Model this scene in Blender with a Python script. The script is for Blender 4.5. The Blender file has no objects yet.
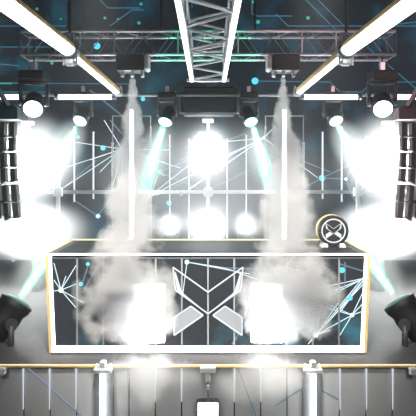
import bpy, math, random
from mathutils import Vector, Matrix, Quaternion

random.seed(7)
S = bpy.context.scene
COL = S.collection
PI = math.pi
F = 455.0                     # focal length in pixels of the 416 px frame
CAMZ, HY = 2.0, 173.0         # camera height, row of the horizon

# ------------------------------------------------------------------ camera
cam = bpy.data.objects.new('camera', bpy.data.cameras.new('camera'))
COL.objects.link(cam)
cam.location = (0, 0, CAMZ)
cam.rotation_euler = (PI / 2, 0, 0)
cam.data.sensor_width = 36
cam.data.lens = 36 * F / 416
cam.data.shift_y = -35 / 416
cam.data.clip_start = 0.05
S.camera = cam

# ------------------------------------------------------------------ exposure
S.view_settings.view_transform = 'Standard'
S.view_settings.look = 'None'
S.view_settings.gamma = 1
S.view_settings.use_curve_mapping = False
S.view_settings.exposure = 0.0
S.cycles.volume_bounces = 1
S.cycles.max_bounces = 6
S.cycles.volume_step_rate = 1.0

# ------------------------------------------------------------------ world: thin stage haze
HAZE = 0.005
w = bpy.data.worlds.new('world'); S.world = w
w.use_nodes = True
nt = w.node_tree; nt.nodes.clear()
wo = nt.nodes.new('ShaderNodeOutputWorld')
bg = nt.nodes.new('ShaderNodeBackground'); bg.inputs[0].default_value = (0.02, 0.025, 0.03, 1); bg.inputs[1].default_value = 1
vs = nt.nodes.new('ShaderNodeVolumeScatter'); vs.inputs['Color'].default_value = (0.96, 0.98, 1, 1)
vs.inputs['Density'].default_value = HAZE; vs.inputs['Anisotropy'].default_value = 0.0
nt.links.new(bg.outputs[0], wo.inputs['Surface']); nt.links.new(vs.outputs[0], wo.inputs['Volume'])
try:
    w.cycles.volume_sampling = 'EQUIANGULAR'
    w.cycles.homogeneous_volume = True
except Exception: pass

def P(x, y, D):               # a pixel of the photo at distance D -> a point in the place
    return Vector(((x - 208) * D / F, D, CAMZ - (y - HY) * D / F))

def lamp(name, kind, loc, power, color=(1, 1, 1), radius=0.05, aim=None, angle=30, blend=0.3, parent=None):
    d = bpy.data.lights.new(name, kind); d.energy = power; d.color = color
    d.shadow_soft_size = radius
    if kind == 'SPOT': d.spot_size = math.radians(angle); d.spot_blend = blend
    o = bpy.data.objects.new(name, d); COL.objects.link(o); o.location = loc
    if aim is not None:
        o.rotation_euler = (Vector(aim) - Vector(loc)).to_track_quat('-Z', 'Y').to_euler()
    return o

# unseen fill lamps added in front of, above and beside the view
lamp('front_fill_spot', 'SPOT', (-2.6, -.5, 4.4), 420, (1, .97, .93), 0.25, (-0.7, 5.0, 0.2), 42, .8)
lamp('front_fill_spot', 'SPOT', (2.6, -.5, 4.4), 420, (1, .97, .93), 0.25, (0.7, 5.0, 0.2), 42, .8)
for s in (-1, 1):
    lamp('smoke_fill_spot', 'SPOT', (s * .75, 2.9, 3.5), 1150, (1, .95, .88), 0.12, (s * .95, 5.3, 1.1), 50, .8)  # unseen spots added above the view to whiten the plumes
lamp('truss_fill_lamp', 'SPOT', (0, 1.5, 0.6), 28, (.85, .95, 1), 0.2, (0, 6.8, 3.8), 80, .6)  # unseen lamp added to brighten the trusses from below
lamp('side_tint_fill', 'SPOT', (3.9, 3.4, 4.6), 160, (1, .45, .5), 0.15, (2.2, 7, 3.6), 90, .8)  # unseen reddish lamp added to tint the right side

# ------------------------------------------------------------------ materials
def principled(name, color, rough=0.5, metal=0.0, emit=None, estr=0.0, bump=0, bscale=60, var=0.0):
    m = bpy.data.materials.new(name); m.use_nodes = True
    n = m.node_tree.nodes; l = m.node_tree.links
    b = n['Principled BSDF']
    b.inputs['Base Color'].default_value = (*color, 1)
    b.inputs['Roughness'].default_value = rough; b.inputs['Metallic'].default_value = metal
    if emit:
        b.inputs['Emission Color'].default_value = (*emit, 1); b.inputs['Emission Strength'].default_value = estr
    tc = n.new('ShaderNodeTexCoord'); nz = n.new('ShaderNodeTexNoise')
    nz.inputs['Scale'].default_value = bscale; l.new(tc.outputs['Object'], nz.inputs['Vector'])
    mr = n.new('ShaderNodeMapRange'); mr.inputs['To Min'].default_value = 1 - var; mr.inputs['To Max'].default_value = 1 + var
    l.new(nz.outputs['Fac'], mr.inputs['Value'])
    mx = n.new('ShaderNodeMix'); mx.data_type = 'RGBA'; mx.blend_type = 'MULTIPLY'; mx.inputs['Factor'].default_value = 1
    mx.inputs['A'].default_value = (*color, 1); l.new(mr.outputs['Result'], mx.inputs['B'])
    l.new(mx.outputs['Result'], b.inputs['Base Color'])
    if bump:
        bp = n.new('ShaderNodeBump'); bp.inputs['Strength'].default_value = bump
        l.new(nz.outputs['Fac'], bp.inputs['Height']); l.new(bp.outputs[0], b.inputs['Normal'])
    return m

ALU   = principled('aluminium', (.68, .71, .75), .35, .45, var=.1)
DARKM = principled('dark_metal', (.022, .026, .03), .6, 0, var=.2)
STEEL = principled('dull_steel', (.20, .22, .24), .4, .5, var=.15)
BLACK = principled('black_plastic', (.012, .014, .017), .55, var=.2)
GREYP = principled('grey_plastic', (.05, .056, .062), .45, var=.15)
GOLD  = principled('brass_channel', (.85, .60, .26), .45, .0, var=.1)
FLOOR = principled('stage_floor_vinyl', (.085, .08, .08), .75, var=.25, bump=.05, bscale=12)
WALLM = principled('dark_drape', (.02, .023, .028), .9, var=.3, bump=.2, bscale=9)
FASC  = principled('fascia_panel', (.50, .52, .53), .5, var=.08, bscale=6)
MAUVE = principled('mauve_steel', (.22, .13, .15), .45, .2, var=.15)  # right rigging frame, redder than the left one
TEALS = principled('teal_grey_steel', (.035, .075, .095), .45, .2, var=.15)  # left rigging frame, bluer than the right one
CABL  = principled('speaker_grille', (.62, .64, .66), .5, .3, var=.2, bscale=200)
CABD  = principled('speaker_cabinet', (.045, .05, .055), .5, var=.3, bscale=40)
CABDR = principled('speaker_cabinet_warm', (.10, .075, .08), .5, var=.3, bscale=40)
CAP   = principled('pale_clamp', (.75, .78, .8), .4, .1)

def glow(name, color, s):
    a = .8 if s > 2 else .06
    m = principled(name, (a, a, a), .6, 0, color, s)
    if a < .1: m.node_tree.nodes['Principled BSDF'].inputs['Specular IOR Level'].default_value = .1
    return m
TUBE  = glow('tube_diffuser', (1, .99, .96), 5.0)
TALL = glow('tall_tube_diffuser', (1, 1, 1), 30)
STRIP = glow('led_strip', (.97, .99, 1), 3.0)
STRIPW = glow('warm_led_strip', (1, .86, .55), 1.3)
SOFT  = glow('soft_led_strip', (.85, .92, 1), 0.75)
BATT  = glow('batten_diffuser', (.9, .97, 1), 1.0)
LENS  = glow('lamp_lens', (.93, 1, 1), 5)
LENST = glow('teal_lamp_lens', (.35, .95, .85), 2.6)
LENSG = glow('green_lamp_lens', (.2, .8, .5), .25)
FLOOD = glow('flood_lens', (.97, 1, 1), 8)
LOGO  = glow('logo_white', (.95, .97, 1), 0.95)
LOGO2 = glow('logo_grey', (.85, .9, .95), 0.55)
LINE  = glow('graphic_line', (.72, .94, 1), 1.1)
LINEF = glow('graphic_line_faint', (.3, .65, .85), 0.30)
LINEB = glow('graphic_line_blue', (.05, .42, .70), 0.40)
LINEV = glow('graphic_line_violet', (.45, .55, .9), 0.45)
NODEW = glow('graphic_node', (.8, .98, 1), 1.6)
NODEC = glow('graphic_node_cyan', (.08, .75, .95), 1.1)
NODEG = glow('graphic_node_green', (.05, .75, .45), 0.6)

def screen_mat(name, base, c2, strength, scale, lo=.45, hi=.75):
    m = bpy.data.materials.new(name); m.use_nodes = True
    n = m.node_tree.nodes; l = m.node_tree.links; b = n['Principled BSDF']
    b.inputs['Base Color'].default_value = (.008, .009, .011, 1); b.inputs['Roughness'].default_value = .6; b.inputs['Specular IOR Level'].default_value = .1
    tc = n.new('ShaderNodeTexCoord'); nz = n.new('ShaderNodeTexNoise')
    nz.inputs['Scale'].default_value = scale; nz.inputs['Detail'].default_value = 5
    l.new(tc.outputs['Object'], nz.inputs['Vector'])
    cr = n.new('ShaderNodeValToRGB')
    cr.color_ramp.elements[0].position = lo; cr.color_ramp.elements[0].color = (*base, 1)
    cr.color_ramp.elements[1].position = hi; cr.color_ramp.elements[1].color = (*c2, 1)
    l.new(nz.outputs['Fac'], cr.inputs['Fac'])
    l.new(cr.outputs['Color'], b.inputs['Emission Color']); b.inputs['Emission Strength'].default_value = strength
    return m
SCREEN = screen_mat('back_screen_picture', (.006, .011, .018), (.010, .085, .13), 1.0, 1.1, .5, .74)
BSCREEN = screen_mat('booth_screen_picture', (.035, .04, .045), (.05, .24, .32), 1.0, 1.6, .56, .74)

# ------------------------------------------------------------------ mesh building
class MB:
    def __init__(s): s.v = []; s.f = []
    def add(s, vs, fs, M=None):
        o = len(s.v)
        s.v += [tuple(M @ Vector(p)) if M else tuple(p) for p in vs]
        s.f += [tuple(o + i for i in f) for f in fs]; return s
    def box(s, c, d, M=None, bev=0.0):
        x, y, z = d[0] / 2, d[1] / 2, d[2] / 2; cx, cy, cz = c
        b = min(bev, x * .9, y * .9, z * .9)
        if b <= 0:
            vs = [(cx + i * x, cy + j * y, cz + k * z) for i in (-1, 1) for j in (-1, 1) for k in (-1, 1)]
            fs = [(0, 1, 3, 2), (4, 6, 7, 5), (0, 4, 5, 1), (2, 3, 7, 6), (0, 2, 6, 4), (1, 5, 7, 3)]
            return s.add(vs, fs, M)
        # chamfered upright edges and rims
        prof = []
        for (zz, ins) in ((-z, b), (-z + b, 0), (z - b, 0), (z, b)):
            X, Y = x - ins, y - ins
            q = b * .7
            prof.append([(cx + px, cy + py, cz + zz) for px, py in
                         ((-X + q, -Y), (X - q, -Y), (X, -Y + q), (X, Y - q), (X - q, Y), (-X + q, Y), (-X, Y - q), (-X, -Y + q))])
        vs = [p for r in prof for p in r]; fs = []
        for r in range(3):
            for i in range(8): j = (i + 1) % 8; fs.append((r * 8 + i, r * 8 + j, r * 8 + 8 + j, r * 8 + 8 + i))
        fs.append(tuple(range(7, -1, -1))); fs.append(tuple(range(24, 32)))
        return s.add(vs, fs, M)
    def tube(s, a, b, r, n=10, r2=None, cap=True, a0=0, a1=2 * PI, up=None):
        a, b = Vector(a), Vector(b); d = (b - a).normalized(); r2 = r if r2 is None else r2
        u = Vector(up) if up else (Vector((0, 0, 1)) if abs(d.z) < .9 else Vector((1, 0, 0)))
        e1 = (u - d * u.dot(d)).normalized(); e2 = d.cross(e1)
        full = abs(a1 - a0 - 2 * PI) < 1e-6; m = n if full else n + 1
        vs = []
        for p, R in ((a, r), (b, r2)):
            for i in range(m):
                t = a0 + (a1 - a0) * i / n
                vs.append(p + e1 * math.cos(t) * R + e2 * math.sin(t) * R)
        fs = [(i, (i + 1) % m, m + (i + 1) % m, m + i) for i in range(m if full else m - 1)]
        if not full: fs.append((m - 1, 0, m, 2 * m - 1))
        if cap: fs += [tuple(range(m - 1, -1, -1)), tuple(range(m, 2 * m))]
        return s.add(vs, fs)
    def lathe(s, prof, M=None, n=24):      # prof: (r, z) pairs about local Z
        vs = [(r * math.cos(2 * PI * i / n), r * math.sin(2 * PI * i / n), z) for r, z in prof for i in range(n)]
        fs = []
        for k in range(len(prof) - 1):
            for i in range(n): j = (i + 1) % n; fs.append((k * n + i, k * n + j, k * n + n + j, k * n + n + i))
        fs.append(tuple(range(n - 1, -1, -1))); fs.append(tuple((len(prof) - 1) * n + i for i in range(n)))
        return s.add(vs, fs, M)
    def prism(s, pts, y0, y1):             # polygon in XZ, extruded along Y
        n = len(pts)
        vs = [(x, y0, z) for x, z in pts] + [(x, y1, z) for x, z in pts]
        fs = [tuple(range(n)), tuple(range(2 * n - 1, n - 1, -1))] + [(i, i + n, (i + 1) % n + n, (i + 1) % n) for i in range(n)]
        return s.add(vs, fs)
    def build(s, name, mat, parent=None, smooth=False, rel=None):
        me = bpy.data.meshes.new(name)
        off = Vector(rel) if rel is not None else (parent_off(parent) if parent else Vector())
        me.from_pydata([tuple(Vector(p) - off) for p in s.v], [], s.f); me.update()
        import bmesh
        bm = bmesh.new(); bm.from_mesh(me); bmesh.ops.recalc_face_normals(bm, faces=bm.faces); bm.to_mesh(me); bm.free()
        if smooth:
            for p in me.polygons: p.use_smooth = len(p.vertices) == 4
        me.materials.append(mat)
        o = bpy.data.objects.new(name, me); COL.objects.link(o)
        if parent: o.parent = parent
        elif rel is not None: o.location = rel
        return o
OFF = {}
def parent_off(p):
    o = Vector()
    while p is not None: o += p.location; p = p.parent
    return o
def tag(o, label=None, cat=None, group=None, kind=None):
    if label: o['label'] = label
    if cat: o['category'] = cat
    if group: o['group'] = group
    if kind: o['kind'] = kind
    return o
def thing(name, loc, label, cat, group=None):
    o = bpy.data.objects.new(name, None); COL.objects.link(o); o.location = loc; o.empty_display_size = .1
    return tag(o, label, cat, group)

# ------------------------------------------------------------------ the hall
def struct(name, mb, mat, rel=(0, 0, 0)):
    return tag(mb.build(name, mat, None, rel=rel), kind='structure')
EDGE = 4.75
struct('floor', MB().box((0, (EDGE + 10.6) / 2, -.06), (12.4, 10.6 - EDGE, .12)), FLOOR)
struct('floor', MB().box((0, 0.75, -1.36), (12.4, 8.3, .12)), FLOOR)
struct('wall_back', MB().box((0, 10.7, 2.5), (12.6, .2, 7.8)), WALLM)
struct('wall_left', MB().box((-6.3, 3.9, 2.5), (.2, 13.8, 7.8)), WALLM)
struct('wall_right', MB().box((6.3, 3.9, 2.5), (.2, 13.8, 7.8)), WALLM)
struct('ceiling', MB().box((0, 3.9, 6.5), (12.8, 13.8, .2)), WALLM)

# stage front: panels, light strips between them
sf = thing('stage_riser', (0, EDGE, -.65), 'grey panelled stage front with thin upright light strips below the booth', 'stage')
for k in range(-8, 8):
    x0 = 26.2 * k * EDGE / F; x1 = 26.2 * (k + 1) * EDGE / F
    MB().box(((x0 + x1) / 2, EDGE - .012, -.615), (x1 - x0 - .012, .024, 1.20), bev=.006).build('fascia_panel', FASC, sf)
MB().box((0, EDGE + .02, -.72), (5.6, .04, 1.18)).build('backing', DARKM, sf)
for k in (-7, -6, -5, -2, -1, 1, 2, 5, 6, 7):
    x = 26.2 * k * EDGE / F
    b = .42 if abs(k) > 4 else .34
    MB().tube((x, EDGE - .034, -.03), (x, EDGE - .034, -.03 - b), .010, 8, r2=.005).build('light_strip', SOFT, sf)
rail = thing('stage_edge_rail', (0, EDGE - .03, 0), 'long thin brass rail lit along the top edge of the stage', 'rail')
MB().tube((-2.6, EDGE - .045, .0), (2.6, EDGE - .045, 0), .017, 12).build('pipe', GOLD, rail, True)
MB().box((0, EDGE - .048, .0185), (5.2, .012, .006)).build('light_strip', STRIPW, rail)

# hanging tubes and clamps at the stage front
for sx, px, side in ((-1, 103, 'left'), (1, 313, 'right')):
    D = 4.66; x = (px - 208) * D / F
    t = thing('tube_light', (x, D, 0), 'upright white light tube on pale backplate at the stage front, under the %s smoke jet' % side, 'light', 'stage front tubes')
    MB().box((x, D + .045, -.42), (.20, .012, .78), bev=.004).build('backplate', STEEL, t)
    MB().tube((x, D - .02, -.06), (x, D - .02, -.80), .030, 14).build('tube', TUBE, t, True)
    MB().box((x, D, -.015), (.19, .09, .05), bev=.01).build('clamp', ALU, t)
    MB().box((x, D, .045), (.06, .07, .07), bev=.01).build('hook', ALU, t)
    for s in (-1, 1): MB().tube((x + s * .07, D - .05, -.01), (x + s * .07, D + .03, .03), .014, 8).build('bolt', CAP, t)
    MB().box((x, D - .02, -.58), (.12, .08, .05), bev=.01).build('bracket', ALU, t)
t = thing('pendant_floodlight', P(208, 367, 4.66), 'square white floodlight hung on a bracket at the centre of the stage front', 'light')
D = 4.66
MB().box(P(208, 369, D), (.16, .08, .055), bev=.008).build('bracket', CAP, t)
MB().box(P(208, 376, D), (.055, .05, .10), bev=.006).build('stem', CAP, t)
MB().tube(P(208, 381, D), P(208, 401, D), .007, 8).build('rod', STEEL, t)
MB().box(P(208, 387, D), (.028, .03, .05), bev=.004).build('turnbuckle', CAP, t)
MB().box(P(208, 413, D) + Vector((0, .03, 0)), (.23, .07, .25), bev=.01).build('housing', GREYP, t)
MB().box(P(208, 413, D) + Vector((0, -.01, 0)), (.205, .02, .215), bev=.004).build('diffuser', TUBE, t)
for px, side in ((2, 'left'), (413, 'right')):
    o = MB().box(P(px, 371, D), (.075, .06, .07), bev=.008).build('junction_box', CAP, rel=P(px, 371, D))
    tag(o, 'small pale junction box under the rail at the far %s of the stage front' % side, 'box', 'junction boxes')

# ------------------------------------------------------------------ back screen with its picture
YS = 10.2
scr = thing('led_screen', (0, YS, .1), 'huge dark blue led screen with constellation lines behind the whole stage', 'screen')
MB().box((0, YS + .06, 3.15), (11.8, .08, 6.1)).build('screen_panel', SCREEN, scr)
fr = MB()
for z in (.08, 6.22): fr.box((0, YS + .06, z), (12.0, .12, .06))
for x in (-5.95, 5.95): fr.box((x, YS + .06, 3.15), (.08, .12, 6.1))
fr.build('screen_frame', DARKM, scr)

def seglines(name, segs, D, wpx, mat, parent, th=.004):
    m = MB()
    for (x0, y0, x1, y1) in segs:
        a, b = P(x0, y0, D), P(x1, y1, D); d = (b - a); L = d.length
        if L < 1e-4: continue
        d.normalize(); nrm = Vector((-d.z, 0, d.x)) * (wpx * D / F / 2)
        pts = [(a + nrm), (b + nrm), (b - nrm), (a - nrm)]
        m.prism([(p.x, p.z) for p in pts], D - th, D)
    return m.build(name, mat, parent)
def dots(name, pts, D, mat, parent):
    for (x, y, r) in pts:
        m = MB()
        c = P(x, y, D); R = r * D / F
        m.prism([(c.x + R * math.cos(2 * PI * i / 14), c.z + R * math.sin(2 * PI * i / 14)) for i in range(14)], D - .006, D - .001)
        m.build(name, mat, parent)
YL = YS + .015
star = [(122, 149, x, y) for x, y in ((104, 120), (133, 126), (140, 119), (112, 190), (100, 172), (60, 190), (90, 160), (165, 176), (170, 150), (166, 163), (150, 196), (74, 142), (135, 178), (122, 190), (180, 168), (64, 168))]
star += [(264, 138, x, y) for x, y in ((275, 126), (205, 165), (190, 188), (150, 196), (300, 166), (318, 178), (222, 142), (180, 196), (266, 128))]
star += [(150, 196, x, y) for x, y in ((208, 150), (225, 158), (178, 190), (160, 170))]
seglines('constellation_lines', star, YL, .7, LINE, scr)
seglines('faint_constellation_lines', [(60, 190, 97, 160), (0, 150, 60, 170), (98, 216, 112, 196), (98, 216, 74, 200), (160, 172, 210, 150), (160, 172, 215, 196), (160, 172, 130, 166),
   (322, 178, 360, 160), (322, 178, 346, 179), (346, 179, 360, 150), (346, 179, 352, 196), (322, 178, 300, 190), (250, 170, 208, 190), (246, 133, 180, 160),
   (110, 120, 150, 166), (236, 150, 170, 190), (352, 196, 366, 215), (30, 190, 45, 240), (276, 150, 330, 172), (90, 90, 140, 130), (380, 250, 416, 290), (0, 270, 30, 250)], YL, 1.1, LINEF, scr)
dots('constellation_node', [(122, 149, 2.2), (264, 138, 1.8), (346, 179, 1.6), (98, 216, 1.6), (150, 196, 1.3), (112, 95, 1)], YL, NODEW, scr)
dots('cyan_light_dot', [(97, 46, 3.4), (160, 172, 2.6), (322, 178, 3.2), (103, 148, 2.6), (98, 216, 2.5), (255, 81, 3.4), (143, 99, 2.2), (169, 203, 2.6), (78, 137, 1.8)], YL + .002, NODEC, scr)
dots('green_light_dot', [(37, 9, 1.3), (105, 18, 1.4), (139, 23, 1.6), (268, 58, 2), (308, 18, 1.8), (118, 19, 1), (61, 19, 1), (141, 4, 1.5), (52, 63, 1.8), (175, 93, 1.3), (253, 2, 1.4), (206, 109, 1.1), (258, 22, 2)], YL, NODEG, scr)
seglines('circuit_lines', [(0, 47, 70, 47), (70, 47, 84, 58), (0, 26, 66, 26), (0, 92, 46, 92), (252, 0, 252, 14), (252, 14, 256, 16), (256, 16, 292, 16), (276, 14, 288, 26), (288, 26, 416, 26), (255, 81, 330, 82), (330, 82, 340, 92), (340, 92, 362, 92), (362, 92, 372, 82), (372, 82, 416, 82),
   (306, 0, 348, 42), (318, 0, 352, 34), (352, 34, 420, 92), (110, 26, 132, 10), (132, 10, 144, 10), (100, 0, 108, 8), (108, 8, 140, 8), (192, 0, 192, 8), (380, 26, 416, 22), (0, 83, 130, 84), (0, 64, 20, 66)], YL, .9, LINEB, scr)
seglines('green_circuit_line', [(0, 83.5, 12, 83.5)], YL - .005, 1.2, NODEG, scr)

seglines('slanting_line', [(28, 368, 82, 416)], EDGE - .026, .9, LINEV, sf)
seglines('slanting_line', [(238, 368, 256, 416)], EDGE - .026, 1.0, LINEF, sf)
seglines('slanting_line', [(276, 405, 309, 384), (309, 384, 340, 400)], EDGE - .026, 1.0, LINEF, sf)
# horizontal pipe, square clamps and battens in front of the screen
YB = 9.9
o = MB().tube(P(-30, 192, YB), P(446, 192, YB), .042, 12).build('horizontal_pipe', CAP, rel=P(208, 192, YB), smooth=True)
tag(o, 'long pale horizontal pipe crossing in front of the back screen', 'pipe')
for px, nm in ((58, 'below the far left floodlight'), (131.6, 'behind the left smoke plume'), (208, 'straight below the centre floodlight'), (284.4, 'behind the right smoke plume'), (358, 'below the far right floodlight')):
    c = P(px, 192, YB - .05)
    t = thing('pipe_clamp', c, 'square pale clamp with upright stub on the horizontal pipe, ' + nm, 'clamp', 'clamps on the horizontal pipe')
    MB().box(c, (.20, .10, .20), bev=.02).build('clamp_body', CAP, t)
    g = MB()
    for s in (-1, 1): g.box(c + Vector((s * .045, -.055, 0)), (.03, .02, .17)); 
    g.build('jaw', ALU, t)
    MB().box(c + Vector((0, 0, -.34)), (.085, .06, .48), bev=.01).build('stub', CAP, t)
    if px in (58, 208, 358): MB().box(c + Vector((0, 0, .24)), (.085, .06, .28), bev=.01).build('stub', CAP, t)
NUMW = ['', 'first', 'second', 'third', 'fourth', 'fifth', 'sixth', 'seventh']
batt = {1: (140, 238), 2: (136, 240), 3: (128, 236), 5: (144, 190), 6: (133, 199), 7: (128, 202)}
for s in (-1, 1):
    for k, (y0, y1) in batt.items():
        x = 208 + s * 19.1 * k
        r = .014 if k < 5 else .019
        c = P(x, y0, YB + .05); e = P(x, y1, YB + .05)
        t = thing('light_batten', c, 'thin upright white light batten, %s batten %s from the centre floodlight' % (NUMW[k if k < 4 else k - 1], 'left' if s < 0 else 'right'), 'light', 'upright battens on the back screen')
        MB().tube(c, e, r, 8).build('tube', BATT, t, True)
        MB().tube(c + Vector((0, 0, .03)), c, r * 1.4, 8).build('end_cap', CAP, t)
    x = 208 + s * 76.4
    t = thing('tall_light_tube', P(x, 116, YB - .1), 'tall bright white light tube inside the %s smoke plume' % ('left' if s < 0 else 'right'), 'light', 'tall tubes behind the smoke')
    MB().tube(P(x, 110, YB - .22), P(x, 265.5, YB - .22), .045, 12).build('tube', TALL, t, True)
    MB().tube(P(x, 107, YB - .22), P(x, 110, YB - .22), .065, 12).build('end_cap', CAP, t)
    t = thing('goalpost_frame', P(x, 116, YB - .02), 'thin grey goalpost frame of pipe around the tall light tube at the %s' % ('left' if s < 0 else 'right'), 'frame', 'goalpost frames')
    MB().tube(P(x - 19, 116, YB - .02), P(x + 19, 116, YB - .02), .014, 8).build('crossbar', STEEL, t)
    for q in (-19, 19): MB().tube(P(x + q, 115.5, YB - .02), P(x + q, 263, YB - .02), .012, 8).build('post', STEEL, t)

# ------------------------------------------------------------------ trusses
def truss(t, a, b, wv, hv, r, nb, chmat, brmat, rb, zig_bottom=True):
    """box truss from a to b (the centre of its cross-section), wv and hv the half-size vectors"""
    a, b, wv, hv = map(Vector, (a, b, wv, hv))
    for sw in (-1, 1):
        for sh in (-1, 1):
            MB().tube(a + wv * sw + hv * sh, b + wv * sw + hv * sh, r, 12).build('chord', chmat if sh < 0 else brmat if False else chmat, t, True)
    for face, (p, q, off) in {'side': (hv, None, wv), 'top': (wv, None, hv)}.items():
        for so in (-1, 1):
            m = MB()
            for i in range(nb):
                p0 = a.lerp(b, i / nb); p1 = a.lerp(b, (i + 1) / nb); s = 1 if i % 2 else -1
                m.tube(p0 + off * so + p * s, p1 + off * so - p * s, rb, 7)
            m.build('bracing_lattice', brmat, t)
    for c, nm in ((a, 'end_frame'), (b, 'end_frame')):
        m = MB()
        cs = [c + wv + hv, c + wv - hv, c - wv - hv, c - wv + hv]
        for i in range(4): m.tube(cs[i], cs[(i + 1) % 4], rb * 1.3, 7)
        m.build(nm, brmat, t)

zt, zb = P(0, 31, 7).z, P(0, 54.5, 7).z
rt = thing('lighting_truss', (0, 7.17, zb), 'long horizontal aluminium box truss spanning the stage above the smoke jets', 'truss')
truss(rt, P(20, 0, 7).xz.to_3d().xzy if False else (P(20, 0, 7).x, 7.17, (zt + zb) / 2), (P(396, 0, 7).x, 7.17, (zt + zb) / 2), (0, .17, 0), (0, 0, (zt - zb) / 2), .022, 22, ALU, STEEL, .008)
for px in (80, 208 - 94, 208 - 30, 208 + 30, 302, 336): MB().tube((P(px, 0, 7).x, 7.0, zt), (P(px, 0, 7).x, 7.0, zb), .012, 7).build('upright', ALU, rt)

h = 1.32
ct = thing('box_truss', (0, 6.4, CAMZ + h), 'aluminium box truss with two bright white chords running over the stage', 'truss')
y0, y1 = 2.6, 6.42
zc = CAMZ + h
for s in (-1, 1):
    MB().tube((s * .225, y0, zc), (s * .225, y1, zc), .035, 16).build('chord', ALU, ct, True)
    MB().box((s * .225, (y0 + y1) / 2, zc - .036), (.046, y1 - y0 - .04, .012), bev=.004).build('light_strip', STRIP, ct)  # glow added under the chord so it reads overexposed white
    MB().tube((s * .225, y0, zc + .40), (s * .225, y1, zc + .40), .026, 14).build('chord', ALU, ct, True)
    m = MB(); nb = 14
    for i in range(nb):
        ya = y0 + (y1 - y0) * i / nb; yb = y0 + (y1 - y0) * (i + 1) / nb
        m.tube((s * .225, ya, zc + (.4 if i % 2 else 0)), (s * .225, yb, zc + (0 if i % 2 else .4)), .012, 7)
    m.build('lattice', ALU, ct)
for z, n, nm in ((zc, 10, 'lattice'), (zc + .4, 12, 'lattice')):
    m = MB()
    for i in range(n):
        ya = y0 + (y1 - y0) * i / n; yb = y0 + (y1 - y0) * (i + 1) / n; s = 1 if i % 2 else -1
        m.tube((s * .225, ya, z), (-s * .225, yb, z), .016, 8)
    m.build(nm, ALU, ct)
m = MB()
m.tube((-.30, y1, zc - .01), (.30, y1, zc - .01), .026, 10).tube((-.225, y1, zc), (-.225, y1, zc + .4), .016, 8).tube((.225, y1, zc), (.225, y1, zc + .4), .016, 8).tube((-.225, y1, zc + .4), (.225, y1, zc + .4), .02, 8)
m.build('end_frame', ALU, ct)
# hoist chains holding both trusses
for px in (65, 351, 160, 256):
    p = P(px, 31, 7)
    o = MB().tube((p.x, 7.17, zt + .02), (p.x, 7.17, 6.38), .016, 8).build('hoist_cable', BLACK, rel=(p.x, 7.17, zt))
    tag(o, 'thin black hoist cable rising from the rear truss, ' + {65: 'above the left light tube joint', 351: 'above the right light tube joint', 160: 'just left of the centre truss', 256: 'just right of the centre truss'}[px], 'cable', 'hoist cables')
for s in (-1, 1):
    o = MB().tube((s * .225, 3.3, zc + .42), (s * .225, 3.3, 6.38), .012, 8).build('hoist_cable', BLACK, rel=(s * .225, 3.3, zc + .42))
    tag(o, 'thin black cable holding the near end of the centre truss, %s chord' % ('left' if s < 0 else 'right'), 'cable', 'centre truss cables')

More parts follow.
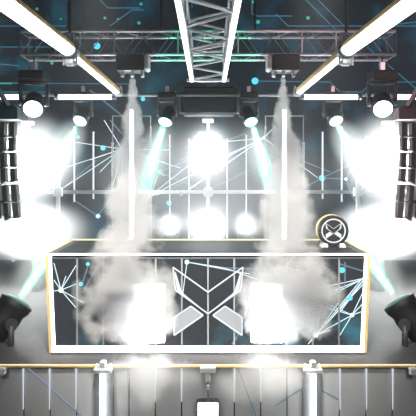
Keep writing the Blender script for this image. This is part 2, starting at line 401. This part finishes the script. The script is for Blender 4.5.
# ------------------------------------------------------------------ slanting light tubes
def light_tube(name, a, b, r, label, s, split=0.9, group='light tubes', caps=True):
    a, b = Vector(a), Vector(b)
    t = thing(name, a, label, 'light', group)
    d = (b - a).normalized()
    # the channel covers the upper inner side, the diffuser the rest
    inner = Vector((-s * .8, 0, .75)) if abs(d.y) > .5 else Vector((0, .35, 1))
    MB().tube(a, b, r, 20, a0=split, a1=2 * PI - split, up=inner).build('diffuser', TUBE, t, True)
    MB().tube(a, b, r * 1.04, 10, a0=-split, a1=split, up=inner).build('channel', GOLD, t, True)
    if abs(d.y) < .5: MB().tube((a + b) / 2, ((a + b) / 2).xy.to_3d() + Vector((0, 0, 6.38)), .006, 6).build('hanger_wire', BLACK, t)
    if caps:
        for p, q in ((a, d), (b, -d)):
            MB().tube(p - q * .02, p + q * .05, r * 1.18, 18).build('end_cap', STEEL, t, True)
    return t
for s, nm in ((-1, 'left'), (1, 'right')):
    J = P(208 + s * 138, 50, 4.8)
    N = P(208 + s * 198, 5, 3.35); N2 = J + (N - J) * 1.9
    E = P(208 + s * 91, 91, 7.35)
    light_tube('slanted_light_tube', N2, J + (N - J) * .03, .076, 'thick near light tube slanting in from the upper %s corner, glowing white' % nm, s, .80)
    light_tube('slanted_light_tube', J + (E - J) * .02, E, .058, 'thinner far light tube continuing the %s slanting tube towards the back' % nm, s, 1.4)
    # joint clamp
    t = thing('tube_clamp', J, 'steel ring clamp joining the two %s slanting light tubes' % nm, 'clamp', 'tube clamps')
    d = (E - J).normalized()
    MB().tube(J - d * .06, J + d * .05, .098, 18).build('ring', STEEL, t, True)
    MB().box(J + Vector((0, 0, -.13)), (.10, .09, .07), bev=.012).build('bracket', ALU, t)
    MB().box(J + Vector((0, 0, .13)), (.09, .08, .10), bev=.012).build('bracket', STEEL, t)
    for q in (-1, 1): MB().tube(J + Vector((q * .07, 0, -.16)), J + Vector((q * .07, 0, -.05)), .012, 8).build('bolt', ALU, t)
    o = MB().tube(J + Vector((0, 0, .18)), (J.x, J.y, 6.38), .014, 8).build('hoist_cable', BLACK, rel=J + Vector((0, 0, .18)))
    tag(o, 'black cable rising from the %s tube clamp to the ceiling' % nm, 'cable', 'tube clamp cables')
    t = thing('end_clamp', E, 'small pale clamp with screws at the far end of the %s slanting tube' % nm, 'clamp', 'end clamps')
    MB().box(E + Vector((0, .09, 0)), (.12, .10, .14), bev=.015).build('clamp_body', ALU, t)
    for q in (-1, 1): MB().tube(E + Vector((q * .08, .03, -.06)), E + Vector((q * .05, .06, .09)), .014, 8).build('screw', CAP, t)
    # cross tubes
    ya = 7.6
    light_tube('cross_light_tube', P(208 + s * 93, 97, ya), P(208 + s * 152, 97, ya), .042, 'thin horizontal light tube reaching outward from the far end of the %s slanting tube' % nm, s, .8, 'cross tubes')
    light_tube('cross_light_tube', P(208 + s * 184, 97, ya), P(208 + s * 240, 97, ya), .042, 'outer horizontal light tube running off the %s edge above the speakers' % nm, s, .8, 'cross tubes')

# ------------------------------------------------------------------ smoke jet boxes under the rear truss
for s, nm in ((-1, 'left'), (1, 'right')):
    D = 6.75; c = P(208 + s * 75, 64, D)
    t = thing('smoke_jet', c, 'dark box with nozzles hung under the rear truss, source of the %s smoke plume' % nm, 'smoke machine', 'smoke jets')
    MB().box(c + Vector((s * .03, 0, 0)), (.40, .26, .24), bev=.012).build('body', DARKM, t)
    MB().box(c + Vector((-s * .215, -.02, .0)), (.07, .22, .22), bev=.02).build('side_cover', CAP, t)
    MB().box(c + Vector((0, -.13, -.125)), (.42, .03, .014)).build('edge_strip', ALU, t)
    for q in (-.13, 0, .13):
        n_ = MB().tube(c + Vector((q, -.03, -.12)), c + Vector((q * 1.15, -.05, -.20)), .020, 10, r2=.028).build('nozzle', ALU, t)
    for q in (-.14, .14): MB().tube(c + Vector((q, .05, .10)), (c.x + q, 6.985, zb), .014, 8).build('hanger', STEEL, t)

# ------------------------------------------------------------------ moving heads
TEAL = (.06, 1, .66)
def moving_head(p, aim, label, size=1.0, hung=True, lens=LENST, group='moving heads on the rear pipe', name='moving_head_light', beam=None, angle=9, color=TEAL):
    p = Vector(p); aim = Vector(aim); d = (aim - p).normalized()
    t = thing(name, p, label, 'stage light', group)
    k = size; M = Matrix.Translation(p) @ d.to_track_quat('Z', 'Y').to_matrix().to_4x4()
    prof = [(.05, -.34), (.09, -.33), (.115, -.28), (.125, -.16), (.12, -.10), (.14, -.06), (.145, -.012), (.135, 0), (.118, .0)]
    hd = MB().lathe([(r * k, z * k) for r, z in prof], M, 28).build('head', BLACK, t, True)
    MB().lathe([(.118 * k, -.004 * k), (.118 * k, .004 * k), (.09 * k, .016 * k), (.04 * k, .022 * k)], M, 28).build('lens', lens, hd, True)
    pv = p - d * (.18 * k)                      # pivot of the yoke
    side = d.cross(Vector((0, 0, 1))).normalized(); side = Vector((side.x, side.y, 0)).normalized()
    up = 1 if hung else -1
    m = MB()
    for q in (-1, 1):
        a = pv + side * (q * .17 * k)
        m.tube(a, a + Vector((0, 0, up * .26 * k)), .026 * k, 8)
        m.tube(a - side * (q * .045 * k), a + side * (q * .02 * k), .05 * k, 14)
    m.tube(pv + side * (.19 * k) + Vector((0, 0, up * .26 * k)), pv - side * (.19 * k) + Vector((0, 0, up * .26 * k)), .028 * k, 8)
    m.build('yoke', GREYP, t, True)
    bc = pv + Vector((0, 0, up * .35 * k))
    MB().box(bc, (.34 * k, .24 * k, .13 * k), bev=.02 * k).build('base', BLACK, t)
    if hung:
        MB().box(bc + Vector((0, 0, .12 * k)), (.07 * k, .06 * k, .14 * k), bev=.01).build('clamp', ALU, t)
        if abs(p.y - 8) < .2: MB().tube(bc + Vector((0, 0, .12 * k)), (bc.x, 8.15, P(0, 95, 8.15).z - .03), .016, 8).build('clamp_arm', STEEL, t)
        else: MB().tube(bc + Vector((0, 0, .12 * k)), (bc.x, bc.y, 6.38), .012, 8).build('hanger_rod', DARKM, t)
    if beam:
        lamp('beam_lamp', 'SPOT', p + d * (.03 * k), beam, color, .03, aim, angle, .25)
    return t, bc
B = 11000
for s, nm in ((-1, 'left'), (1, 'right')):
    moving_head(P(208 + s * 128, 121, 8), P(208 + s * 166, 192, 6.9), 'moving head with teal beam aimed outward, beside the %s smoke plume on its outer side' % nm, .95, beam=B, angle=12)
    moving_head(P(208 + s * 43, 122, 8), P(208 + s * 70, 205, 7.0), 'moving head with teal beam crossing the %s smoke plume, on its inner side' % nm, .95, beam=B, angle=12)
    moving_head(P(208 + s * 175, 109, 7), P(208 + s * 190, 205, 5.2), 'large wash light with oval white lens above the %s floodlight' % nm, 1.18, lens=LENS, group='wash lights')
    moving_head(P(208 + s * 190, 301, 5.55), P(208 + s * 141, 230, 5.95), 'dark floor moving head sending a green beam towards the %s end of the booth' % nm, 1.4, hung=False, lens=LENSG, group='floor moving heads', beam=5500, angle=13, color=(.04, 1, .50))
    t, bc = moving_head(P(208 + s * 38, 225, 8), P(208 + s * 48, 236, 5), 'upright moving head with white lens on a flight case behind the booth, %s of centre' % nm, .75, hung=False, lens=LENS, group='moving heads behind the booth')
    top = bc.z - .05
    lamp('head_lamp', 'POINT', P(208 + s * 38, 225, 7.85), 14, (.85, 1, 1), .04)
    cs = thing('flight_case', (bc.x, bc.y, 0), 'black flight case hidden behind the booth under the %s upright moving head' % nm, 'case', 'flight cases')
    MB().box((bc.x, bc.y, top / 2), (.5, .5, top - .0), bev=.02).build('body', BLACK, cs)
    for q in (-.24, .24): MB().box((bc.x + q, bc.y - .25, top / 2), (.03, .012, top - .06)).build('edge_rail', ALU, cs)
# pipe carrying the hung heads
o = MB().tube(P(12, 95, 8.15), P(404, 95, 8.15), .03, 10).build('lighting_pipe', STEEL, rel=P(208, 95, 8.15), smooth=True)
tag(o, 'thin steel pipe across the stage carrying the moving heads', 'pipe')

# dark speaker hung at the centre
c = P(209, 102, 8.4)
t = thing('hanging_speaker', c, 'wide dark speaker cabinet hung at the centre above the round floodlight', 'speaker')
MB().box(c, (1.0, .35, .52), bev=.05).build('cabinet', DARKM, t)
MB().box(c + Vector((0, -.18, 0)), (.92, .02, .45), bev=.008).build('grille', CABD, t)
for q in (-1, 1): MB().box(c + Vector((q * .525, 0, -.02)), (.03, .12, .40), bev=.01).build('side_bracket', STEEL, t)

# ------------------------------------------------------------------ floodlights
def flood(c, rw, rh, label, power, cells=(3, 3), rad=.12, cat='stage light', hang=True, aimdown=0):
    c = Vector(c)
    t = thing('floodlight', c, label, cat, 'floodlights')
    hs = MB().box(c + Vector((0, .07, 0)), (rw * 2 + .06, .14, rh * 2 + .06), bev=.03).build('housing', GREYP, t)
    nx, nz = cells; cw, ch = 2 * rw / nx, 2 * rh / nz
    for i in range(nx):
        for j in range(nz):
            q = c + Vector((-rw + cw * (i + .5), 0, -rh + ch * (j + .5))); r = min(cw, ch) * .5 - .002
            M = Matrix.Translation(q) @ Matrix.Rotation(PI / 2, 4, 'X')
            MB().lathe([(r, 0), (r, .012), (r * .8, .035), (r * .35, .05)], M, 18).build('lamp_cell', FLOOD, hs, True)
    for q in (-1, 1): MB().box(c + Vector((q * (rw + .05), .06, 0)), (.03, .05, rh * 1.2), bev=.008).build('yoke_arm', STEEL, t)
    if hang:
        MB().tube(c + Vector((0, .07, rh + .03)), c + Vector((0, .07, rh + .22)), .03, 10).build('stem', ALU, t)
        MB().box(c + Vector((0, .05, rh + .25)), (.22, .08, .08), bev=.01).build('bracket', CAP, t)
        MB().tube(c + Vector((0, .07, rh + .25)), (c.x, c.y + .07, 6.38), .012, 8).build('hanger_rod', DARKM, t)
    else:
        MB().box(c + Vector((0, .10, -(rh + c.z - rh) / 2 - rh / 2)), (.12, .10, c.z - rh), bev=.01).build('stand', STEEL, t)
    lamp('flood_lamp', 'POINT', c + Vector((0, -.16, 0)), power * .30, (.93, .98, 1), rad)
    return t
flood(P(208, 152, 8.8), .27, .36, 'round-glowing centre floodlight hung below the dark speaker', 420, (2, 3))
flood(P(208, 226, 8.6), .26, .20, 'low floodlight glowing just above the middle of the booth', 330, (3, 2), hang=False)
for s, nm in ((-1, 'left'), (1, 'right')):
    flood(P(208 + s * 181, 160, 8.2), .36, .42, 'huge blinding square floodlight high at the %s beside the speaker stack' % nm, 1000, (3, 3))
    flood(P(208 + s * 174, 231, 7.6), .42, .22, 'wide blinding floodlight low at the %s beyond the end of the booth' % nm, 1100, (4, 2), hang=False)

# ------------------------------------------------------------------ line array speakers
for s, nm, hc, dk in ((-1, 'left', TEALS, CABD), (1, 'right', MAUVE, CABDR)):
    D = 4.6
    def X(px): return (px - 208) * D / F if s < 0 else -(px - 208) * D / F       # px given for the left edge
    def Z(y): return CAMZ - (y - HY) * D / F
    t = thing('array_fly_frame', (X(0), D, Z(103)), 'dark %s rigging frame with slanting strut over the %s speaker stack' % ('teal grey' if s < 0 else 'mauve', nm), 'rigging', 'fly frames')
    m = MB()
    m.prism([(X(-40), Z(101)), (X(12), Z(104.5)), (X(18.3), Z(108)), (X(18.3), Z(119.5)), (X(-40), Z(119))], D - .03, D + .10)
    m.build('beam', hc, t)
    MB().tube((X(-8), D - .04, Z(76)), (X(10), D - .04, Z(107)), .028, 4).build('strut', hc, t)
    MB().tube((X(-8), D - .04, Z(76)), (X(-8), D - .04, 6.38), .012, 8).build('chain', BLACK, t)
    cabs = [(122, 150.5, 15, 14.5, 0), (152.5, 181.5, 15.2, 16.4, .02), (184.5, 218, 16.8, 19.5, .05)]
    for i, (ya, yb, xa, xb, lean) in enumerate(cabs):
        t = thing('line_array_speaker', (X(xa), D, Z(yb)), '%s speaker cabinet in the line array at the %s edge' % (('top', 'middle', 'bottom')[i], nm), 'speaker', 'line array cabinets')
        ym = (ya + yb) / 2; xm = (xa + xb) / 2
        fv = [(X(-42), D + .04, Z(ya)), (X(xa - 14), D + .04, Z(ya + 1)), (X(xb - 14), D + .04, Z(yb - 1)), (X(-42), D + .04, Z(yb + 2))]
        bv = [(X(-42), D + .42, Z(ya)), (X(-34), D + .42, Z(ya + 1)), (X(-34), D + .42, Z(yb - 1)), (X(-42), D + .42, Z(yb + 2))]
        MB().add(fv + bv, [(0, 1, 2, 3), (7, 6, 5, 4), (0, 4, 5, 1), (1, 5, 6, 2), (2, 6, 7, 3), (3, 7, 4, 0)]).build('cabinet', CABL, t)
        for (u0, u1) in ((-5.5, 0), (-14.5, -10), (-24, -20)):
            for (v0, v1) in ((ya, ym - 1), (ym + 1, yb)):
                f0, f1 = (v0 - ya) / (yb - ya), (v1 - ya) / (yb - ya)
                x0_, x1_ = xa + (xb - xa) * f0, xa + (xb - xa) * f1
                dy = -u0 * .22
                MB().prism([(X(x0_ + u0), Z(v0 + dy * .5)), (X(x0_ + u1), Z(v0)), (X(x1_ + u1), Z(v1)), (X(x1_ + u0), Z(v1 + dy))], D - .02, D + .05).build('baffle', dk, t)
        for v in (ya + .6, yb - .6): MB().tube((X(xm - 14), D + .02, Z(v)), (X(xm - 1), D + .02, Z(v)), .007, 6).build('rigging_bar', dk, t)
        MB().prism([(X(xm - 26), Z(ym - .6)), (X(xm - 1), Z(ym - .6)), (X(xm - 1), Z(ym + .6)), (X(xm - 26), Z(ym + .6))], D + .0, D + .05).build('divider', GREYP, t)

# ------------------------------------------------------------------ the booth
BT = CAMZ - 80 * 5 / F            # top of the booth
Y0, Y1 = 5.0, 5.96
HT, HB = 162 * 5 / F, 158 * 5 / F
bo = thing('dj_booth', (0, 5.5, 0), 'long dj booth with white light frame, screen front and winged white logo', 'booth')
m = MB()
vs = [(-HB, Y0 + .03, .0), (HB, Y0 + .03, 0), (HT, Y0 + .03, BT - .03), (-HT, Y0 + .03, BT - .03), (-HB, Y1, 0), (HB, Y1, 0), (HT, Y1, BT - .03), (-HT, Y1, BT - .03)]
m.add(vs, [(0, 1, 2, 3), (4, 7, 6, 5), (0, 3, 7, 4), (1, 5, 6, 2), (3, 2, 6, 7), (0, 4, 5, 1)])
m.build('body', DARKM, bo)
m = MB().box((0, (Y0 + Y1) / 2, BT - .015), (2 * HT, Y1 - Y0, .03), bev=.004); m.build('worktop', BLACK, bo)
ribs = MB()
for i in range(120):
    x = -HT * .93 + 2 * HT * .93 * i / 119
    ribs.box((x, (Y0 + Y1) / 2, BT + .003), (.011, Y1 - Y0 - .14, .006))
ribs.build('ribbed_mat', DARKM, bo)
MB().box((0, Y1 - .012, BT + .008), (2 * HT, .024, .016)).build('light_strip', STRIPW, bo)
for s in (-1, 1):
    MB().box((s * (HT - .02), (Y0 + Y1) / 2, BT + .004), (.03, Y1 - Y0 - .05, .008)).build('end_trim', GOLD, bo)
def fz(y): return CAMZ - (y - HY) * 5 / F
def fx(x, y=None):                 # x of the trapezoid edge for a pixel offset
    return (x - 208) * 5 / F
zt_, zb_ = fz(253), .02
m = MB(); m.prism([(-HB + .06, .10), (HB - .06, .10), (HT - .06, BT - .05), (-HT + .06, BT - .05)], Y0 + .006, Y0 + .03); m.build('screen', BSCREEN, bo)
# light frame
MB().prism([(-HT, BT - .024), (HT, BT - .024), (HT, BT - .004), (-HT, BT - .004)], Y0 - .012, Y0 + .02).build('light_frame', STRIP, bo)
MB().prism([(-HB, .03), (HB, .03), (HB, .10), (-HB, .10)], Y0 - .012, Y0 + .02).build('light_frame', STRIP, bo)
for s in (-1, 1):
    MB().prism([(s * (HB - .03), .10), (s * (HB - .058), .10), (s * (HT - .058), BT - .024), (s * (HT - .03), BT - .024)], Y0 - .012, Y0 + .02).build('light_frame', STRIP, bo)
    MB().prism([(s * (HB + .004), .03), (s * (HB - .026), .03), (s * (HT - .026), BT - .024), (s * (HT + .004), BT - .024)], Y0 - .016, Y0 + .02).build('corner_trim', GOLD, bo)
MB().prism([(-HT + .06, BT - .062), (HT - .06, BT - .062), (HT - .06, BT - .05), (-HT + .06, BT - .05)], Y0 - .005, Y0 + .02).build('lip', STEEL, bo)
for k in range(-5, 6):
    x = 26.2 * k * 5 / F
    MB().box((x, Y0 + .002, (BT + .04) / 2), (.018, .012, BT - .16)).build('mullion', principled('mullion_grey', (.26, .27, .28), .5) if k == -5 else bpy.data.materials['mullion_grey'], bo)
# booth picture
YG = Y0 + .004
seglines('constellation_lines', [(61, 290, x, y) for x, y in ((54, 263), (54, 280), (54, 291), (66, 276), (77, 264), (76, 284), (84, 303), (78, 310))] +
   [(352, 315, x, y) for x, y in ((316, 335), (366, 300), (364, 290), (338, 338), (300, 300), (366, 310), (330, 305))] +
   [(316, 335, x, y) for x, y in ((340, 300), (365, 275), (300, 290), (290, 300), (322, 300), (365, 282), (308, 344), (330, 330), (285, 285), (278, 300))] +
   [(365, 278, x, y) for x, y in ((320, 296), (330, 320), (340, 312), (310, 290), (300, 310))] +
   [(187, 262, 225, 268), (187, 262, 182, 300), (225, 268, 270, 284), (187, 262, 250, 274)], YG, .8, LINE, bo)
seglines('faint_constellation_lines', [(270, 284, 316, 335), (262, 275, 290, 320), (290, 262, 316, 335), (225, 268, 300, 270), (100, 262, 84, 290), (88, 266, 82, 284), (236, 340, 250, 300), (340, 264, 366, 272), (345, 262, 345, 290), (232, 344, 262, 300)], YG, 1.3, LINEF, bo)
dots('constellation_node', [(61, 290, 2.5), (352, 315, 2), (316, 335, 2.2), (187, 262, 2.3)], YG - .001, NODEW, bo)
dots('cyan_light_dot', [(81, 284, 2.2), (88, 264, 2), (342, 270, 3), (330, 292, 2.2), (350, 298, 2.6)], YG, NODEC, bo)

def logo(parent, cx, cz, k, y, mat, mat2, mir=True):
    """winged mark: k metres per photo pixel of the big mark, centred on (cx, cz)"""
    def T(pts): return [(cx + px * k, cz - py * k) for px, py in pts]
    for s in (-1, 1):
        m = MB()
        def ln(a, b, w):
            ax, ay = a; bx, by = b; L = math.hypot(bx - ax, by - ay); nx, ny = -(by - ay) / L * w / 2, (bx - ax) / L * w / 2
            pts = T([(s * (ax + nx), ay + ny), (s * (bx + nx), by + ny), (s * (bx - nx), by - ny), (s * (ax - nx), ay - ny)])
            m.prism(pts, y - .008, y)
        ln((35, -34), (0, -9), 1.3); ln((35, -34), (32.5, -11), 1.2); ln((32.5, -11), (0, 12.5), 1.2); ln((33, -29), (27, -10), 1.2)
        m.prism(T([(s * 33.5, -30), (s * 31, -11), (s * 0, 12.5), (s * 25, -8), (s * 29, -14)]), y - .008, y)
        m.build('logo_wing', mat, parent)
        m = MB().prism(T([(s * 17, 5), (s * 5, 14), (s * 34, 34), (s * 34, 16)]), y - .006, y)
        m.build('logo_fin', mat2, parent)
        m = MB()
        ln((17, 5), (5, 14), 1.2); ln((5, 14), (34, 34), 1.6); ln((34, 34), (34, 16), 1.2); ln((34, 16), (17, 5), 1.2)
        m.build('wing_outline', mat, parent)
logo(bo, 0, fz(301), 5 / F, Y0 - .004, LOGO, LOGO2)

# upright boxes glowing white in front of the booth
for s, nm in ((-1, 'left'), (1, 'right')):
    D = 4.90; x = s * 59 * D / F
    t = thing('upright_glow_box', (x, D, 0), 'upright rectangular box glowing white in front of the booth, %s of the logo' % nm, 'stage light', 'upright glow boxes')
    MB().box((x, D + .035, .49), (.355, .07, .635), bev=.015).build('housing', CAP, t)
    MB().box((x, D - .012, .49), (.34, .03, .62), bev=.006).build('diffuser', glow('glow_box_face', (1, 1, 1), 9), t)
    for q in (-1, 1): MB().box((x + q * .12, D + .07, .49), (.05, .06, .10)).build('bracket', STEEL, t)
    lamp('low_glow_fill', 'POINT', (x, D - .16, .16), 20, (1, .99, .96), .08)  # unseen lamp added low to brighten the smoke along the booth bottom

# round sign on the booth
c = P(333.5, 232.5, 5.35); R = 15.2 * 5.35 / F
c.z = BT + .006 + R + .015
sg_ = thing('round_sign', (c.x, c.y, BT), 'round black sign with white ring and winged mark standing on the booth worktop', 'sign')
MB().tube(c + Vector((0, .10, 0)), c, R, 40).build('drum', BLACK, sg_, True)
ring = MB()
def annulus(m, r0, r1, y0_, y1_, n=48):
    vs = []
    for r, yy in ((r0, y0_), (r1, y0_), (r1, y1_), (r0, y1_)):
        vs += [(c.x + r * math.cos(2 * PI * i / n), yy, c.z + r * math.sin(2 * PI * i / n)) for i in range(n)]
    fs = []
    for k in range(4):
        for i in range(n): j = (i + 1) % n; q = (k + 1) % 4; fs.append((k * n + i, k * n + j, q * n + j, q * n + i))
    m.add(vs, fs)
annulus(ring, R * .72, R * .80, c.y - .008, c.y); ring.build('ring', LOGO, sg_)
rim = MB(); annulus(rim, R * .97, R * 1.03, c.y + .06, c.y + .11); rim.build('rim', GOLD, sg_)
logo(sg_, c.x, c.z, R * .50 / 34, c.y - .002, LOGO, LOGO)
for q in (-1, 1):
    MB().prism([(c.x + q * .065, BT + .006), (c.x + q * .145, BT + .006), (c.x + q * .125, BT + .05), (c.x + q * .075, BT + .05)], c.y - .02, c.y + .11).build('foot', CAP, sg_)

# ------------------------------------------------------------------ smoke
def smoke_mat(name, kind, R0, kR, L, dens, scale, seed=0.0, radii=None):
    m = bpy.data.materials.new(name); m.use_nodes = True
    n = m.node_tree.nodes; l = m.node_tree.links; n.clear()
    out = n.new('ShaderNodeOutputMaterial'); vsn = n.new('ShaderNodeVolumeScatter')
    vsn.inputs['Color'].default_value = (.97, .95, .91, 1); vsn.inputs['Anisotropy'].default_value = .1
    tc = n.new('ShaderNodeTexCoord')
    def math_(op, a, b=None, c=None):
        q = n.new('ShaderNodeMath'); q.operation = op
        for i, v in enumerate((a, b, c)):
            if v is None: continue
            if isinstance(v, (int, float)): q.inputs[i].default_value = v
            else: l.new(v, q.inputs[i])
        return q.outputs[0]
    sp = n.new('ShaderNodeSeparateXYZ'); l.new(tc.outputs['Object'], sp.inputs[0])
    mp = n.new('ShaderNodeMapping'); mp.inputs['Location'].default_value = (seed, seed * .7, seed * .3)
    l.new(tc.outputs['Object'], mp.inputs['Vector'])
    nz = n.new('ShaderNodeTexNoise'); nz.inputs['Scale'].default_value = scale; nz.inputs['Detail'].default_value = 3; nz.inputs['Roughness'].default_value = .6
    l.new(mp.outputs[0], nz.inputs['Vector'])
    if kind == 'cone':
        r = math_('SQRT', math_('ADD', math_('MULTIPLY', sp.outputs[0], sp.outputs[0]), math_('MULTIPLY', sp.outputs[1], sp.outputs[1])))
        RR = math_('MULTIPLY_ADD', sp.outputs[2], -kR, R0)
        q = math_('DIVIDE', r, RR)
    else:
        a, b, c_ = radii
        q = math_('SQRT', math_('ADD', math_('ADD', math_('POWER', math_('ABSOLUTE', math_('DIVIDE', sp.outputs[0], a)), 2), math_('POWER', math_('ABSOLUTE', math_('DIVIDE', sp.outputs[1], b)), 2)), math_('POWER', math_('ABSOLUTE', math_('DIVIDE', sp.outputs[2], c_)), 2)))
    q2 = math_('MULTIPLY_ADD', math_('SUBTRACT', nz.outputs['Fac'], .5), 2.2, q)
    mr = n.new('ShaderNodeMapRange'); mr.interpolation_type = 'SMOOTHSTEP'
    mr.inputs['From Min'].default_value = .88; mr.inputs['From Max'].default_value = .45
    l.new(q2, mr.inputs['Value'])
    # never past the hull
    mr2 = n.new('ShaderNodeMapRange'); mr2.interpolation_type = 'SMOOTHSTEP'; mr2.inputs['From Min'].default_value = 1.0; mr2.inputs['From Max'].default_value = .8
    l.new(q, mr2.inputs['Value'])
    dn = math_('MULTIPLY', math_('MULTIPLY', mr.outputs[0], mr2.outputs[0]), dens)
    if kind == 'cone':                      # thinner as it spreads
        dn = math_('DIVIDE', dn, math_('ADD', math_('MULTIPLY', sp.outputs[2], -.55), .35))
    l.new(dn, vsn.inputs['Density']); l.new(vsn.outputs[0], out.inputs['Volume'])
    try: m.cycles.volume_step_rate = 1.0
    except Exception: pass
    return m
for s, nm in ((-1, 'left'), (1, 'right')):
  a = P(208 + s * 75, 79, 6.70); b = P(208 + s * 80, 305, 4.82)
  d = b - a; L = d.length; R0, R1 = .05, .56; kR = (R1 - R0) / L
  mat = smoke_mat('smoke_' + nm, 'cone', R0, kR, L, 8, 3.2, 3.1 * s)
  m = MB(); n = 24
  rings = 12
  prof = [((R0 + kR * L * i / rings), -L * i / rings) for i in range(rings + 1)]
  m.lathe(prof, None, n)
  o = m.build('smoke_plume', mat, None, rel=(0, 0, 0)); o.location = a
  o.rotation_euler = d.to_track_quat('-Z', 'Y').to_euler()
  tag(o, '%s plume of whitish smoke jetting down from the truss towards the booth' % nm, 'smoke', 'smoke plumes', 'stuff')
  # billows in front of the booth
  for px, py, rad, wh in ((86, 296, (.56, .25, .64), 'outer'), (48, 300, (.25, .2, .46), 'inner'), (62, 378, (.60, .16, .36), 'front')):
    c = P(208 + s * px, py, 4.70 if wh != 'front' else 4.42)
    mat = smoke_mat('billow_' + nm, 'ell', 0, 0, 0, 8.0 if px > 80 else (5.0 if px < 60 else 2.2), 3.6, 7.7 * s + 2 + px, rad)
    vs, fs = [], []
    nu, nv = 24, 14
    prof = [(max(.02, math.sin(PI * j / nv)), -math.cos(PI * j / nv)) for j in range(nv + 1)]
    m = MB().lathe(prof, Matrix.Diagonal((*rad, 1)), nu)
    o = m.build('smoke_billow', mat, None, rel=(0, 0, 0)); o.location = c
    tag(o, 'thin smoke spilling over the stage edge below the %s upright box' % nm if wh == 'front' else '%s billow of smoke over the booth front on the %s side of the %s upright box' % ('large' if px > 60 else 'small', wh, nm), 'smoke', 'smoke billows', 'stuff')

def haze_ball(c, rad, dens, label, d=None, grp='added haze balls round the floodlights'):  # haze ellipsoids, added so that lamp glow and beams show
    m = bpy.data.materials.new('thick_haze'); m.use_nodes = True
    n = m.node_tree.nodes; l = m.node_tree.links; n.clear()
    out = n.new('ShaderNodeOutputMaterial'); v = n.new('ShaderNodeVolumeScatter'); v.inputs['Color'].default_value = (.97, .99, 1, 1)
    tc = n.new('ShaderNodeTexCoord'); mp = n.new('ShaderNodeMapping'); mp.inputs['Scale'].default_value = [1 / r for r in rad]
    l.new(tc.outputs['Object'], mp.inputs['Vector'])
    ln = n.new('ShaderNodeVectorMath'); ln.operation = 'LENGTH'; l.new(mp.outputs[0], ln.inputs[0])
    mr = n.new('ShaderNodeMapRange'); mr.interpolation_type = 'SMOOTHERSTEP'
    mr.inputs['From Min'].default_value = 1; mr.inputs['From Max'].default_value = .15; mr.inputs['To Max'].default_value = dens
    l.new(ln.outputs['Value'], mr.inputs['Value']); l.new(mr.outputs[0], v.inputs['Density']); l.new(v.outputs[0], out.inputs['Volume'])
    prof = [(max(.02, math.sin(PI * j / 14)), -math.cos(PI * j / 14)) for j in range(15)]
    o = MB().lathe(prof, Matrix.Diagonal((*rad, 1)), 28).build('haze_volume', m, None, rel=(0, 0, 0)); o.location = c
    tag(o, label, 'haze', grp, 'stuff')
    if d is not None: o.rotation_euler = Vector(d).to_track_quat('Z', 'Y').to_euler()
haze_ball(P(208, 152, 8.45), (.62, .40, .72), 1.6, 'added haze ball for the white glow of the centre floodlight')
haze_ball(P(208, 226, 8.25), (.62, .40, .55), 1.6, 'added haze ball for the white glow of the low floodlight behind the booth middle')
for s, nm in ((-1, 'left'), (1, 'right')):
    haze_ball(P(208 + s * 179, 160, 7.8), (1.12, .6, 1.0), 1.6, 'huge added haze ball for the white glow of the high %s floodlight' % nm)
    haze_ball(P(208 + s * 174, 231, 7.2), (1.15, .6, .62), 1.6, 'added haze ball for the white glow of the low %s floodlight' % nm)

for s, nm in ((-1, 'left'), (1, 'right')):
    for a, b, q, wh in ((P(208 + s * 128, 121, 8), P(208 + s * 166, 192, 6.9), .85, 'outer hung moving head'), (P(208 + s * 43, 122, 8), P(208 + s * 70, 205, 7.0), .95, 'inner hung moving head'),
                    (P(208 + s * 190, 301, 5.55), P(208 + s * 141, 230, 5.95), .6, 'floor moving head')):
        d = (b - a).normalized()
        haze_ball(a + d * q * .80, (.36, .36, q), 1.8 if q > .7 else 3.0, 'added haze shaped round the beam of the %s %s' % (nm, wh), d, 'added haze in the beams')  # haze added along each beam to make it visible

for s, nm in ((-1, 'left'), (1, 'right')):
    haze_ball(P(208 + s * 38, 225, 7.8), (.34, .3, .34), 1.6, 'small added haze ball for the glow of the %s upright moving head behind the booth' % nm, None, 'added haze round the upright heads')  # haze added to soften the lens glow

haze_ball(P(208, 185, 8.7), (3.6, 1.0, 1.7), .34, 'broad thin bluish haze drifting in front of the back screen', None, 'haze before the screen')
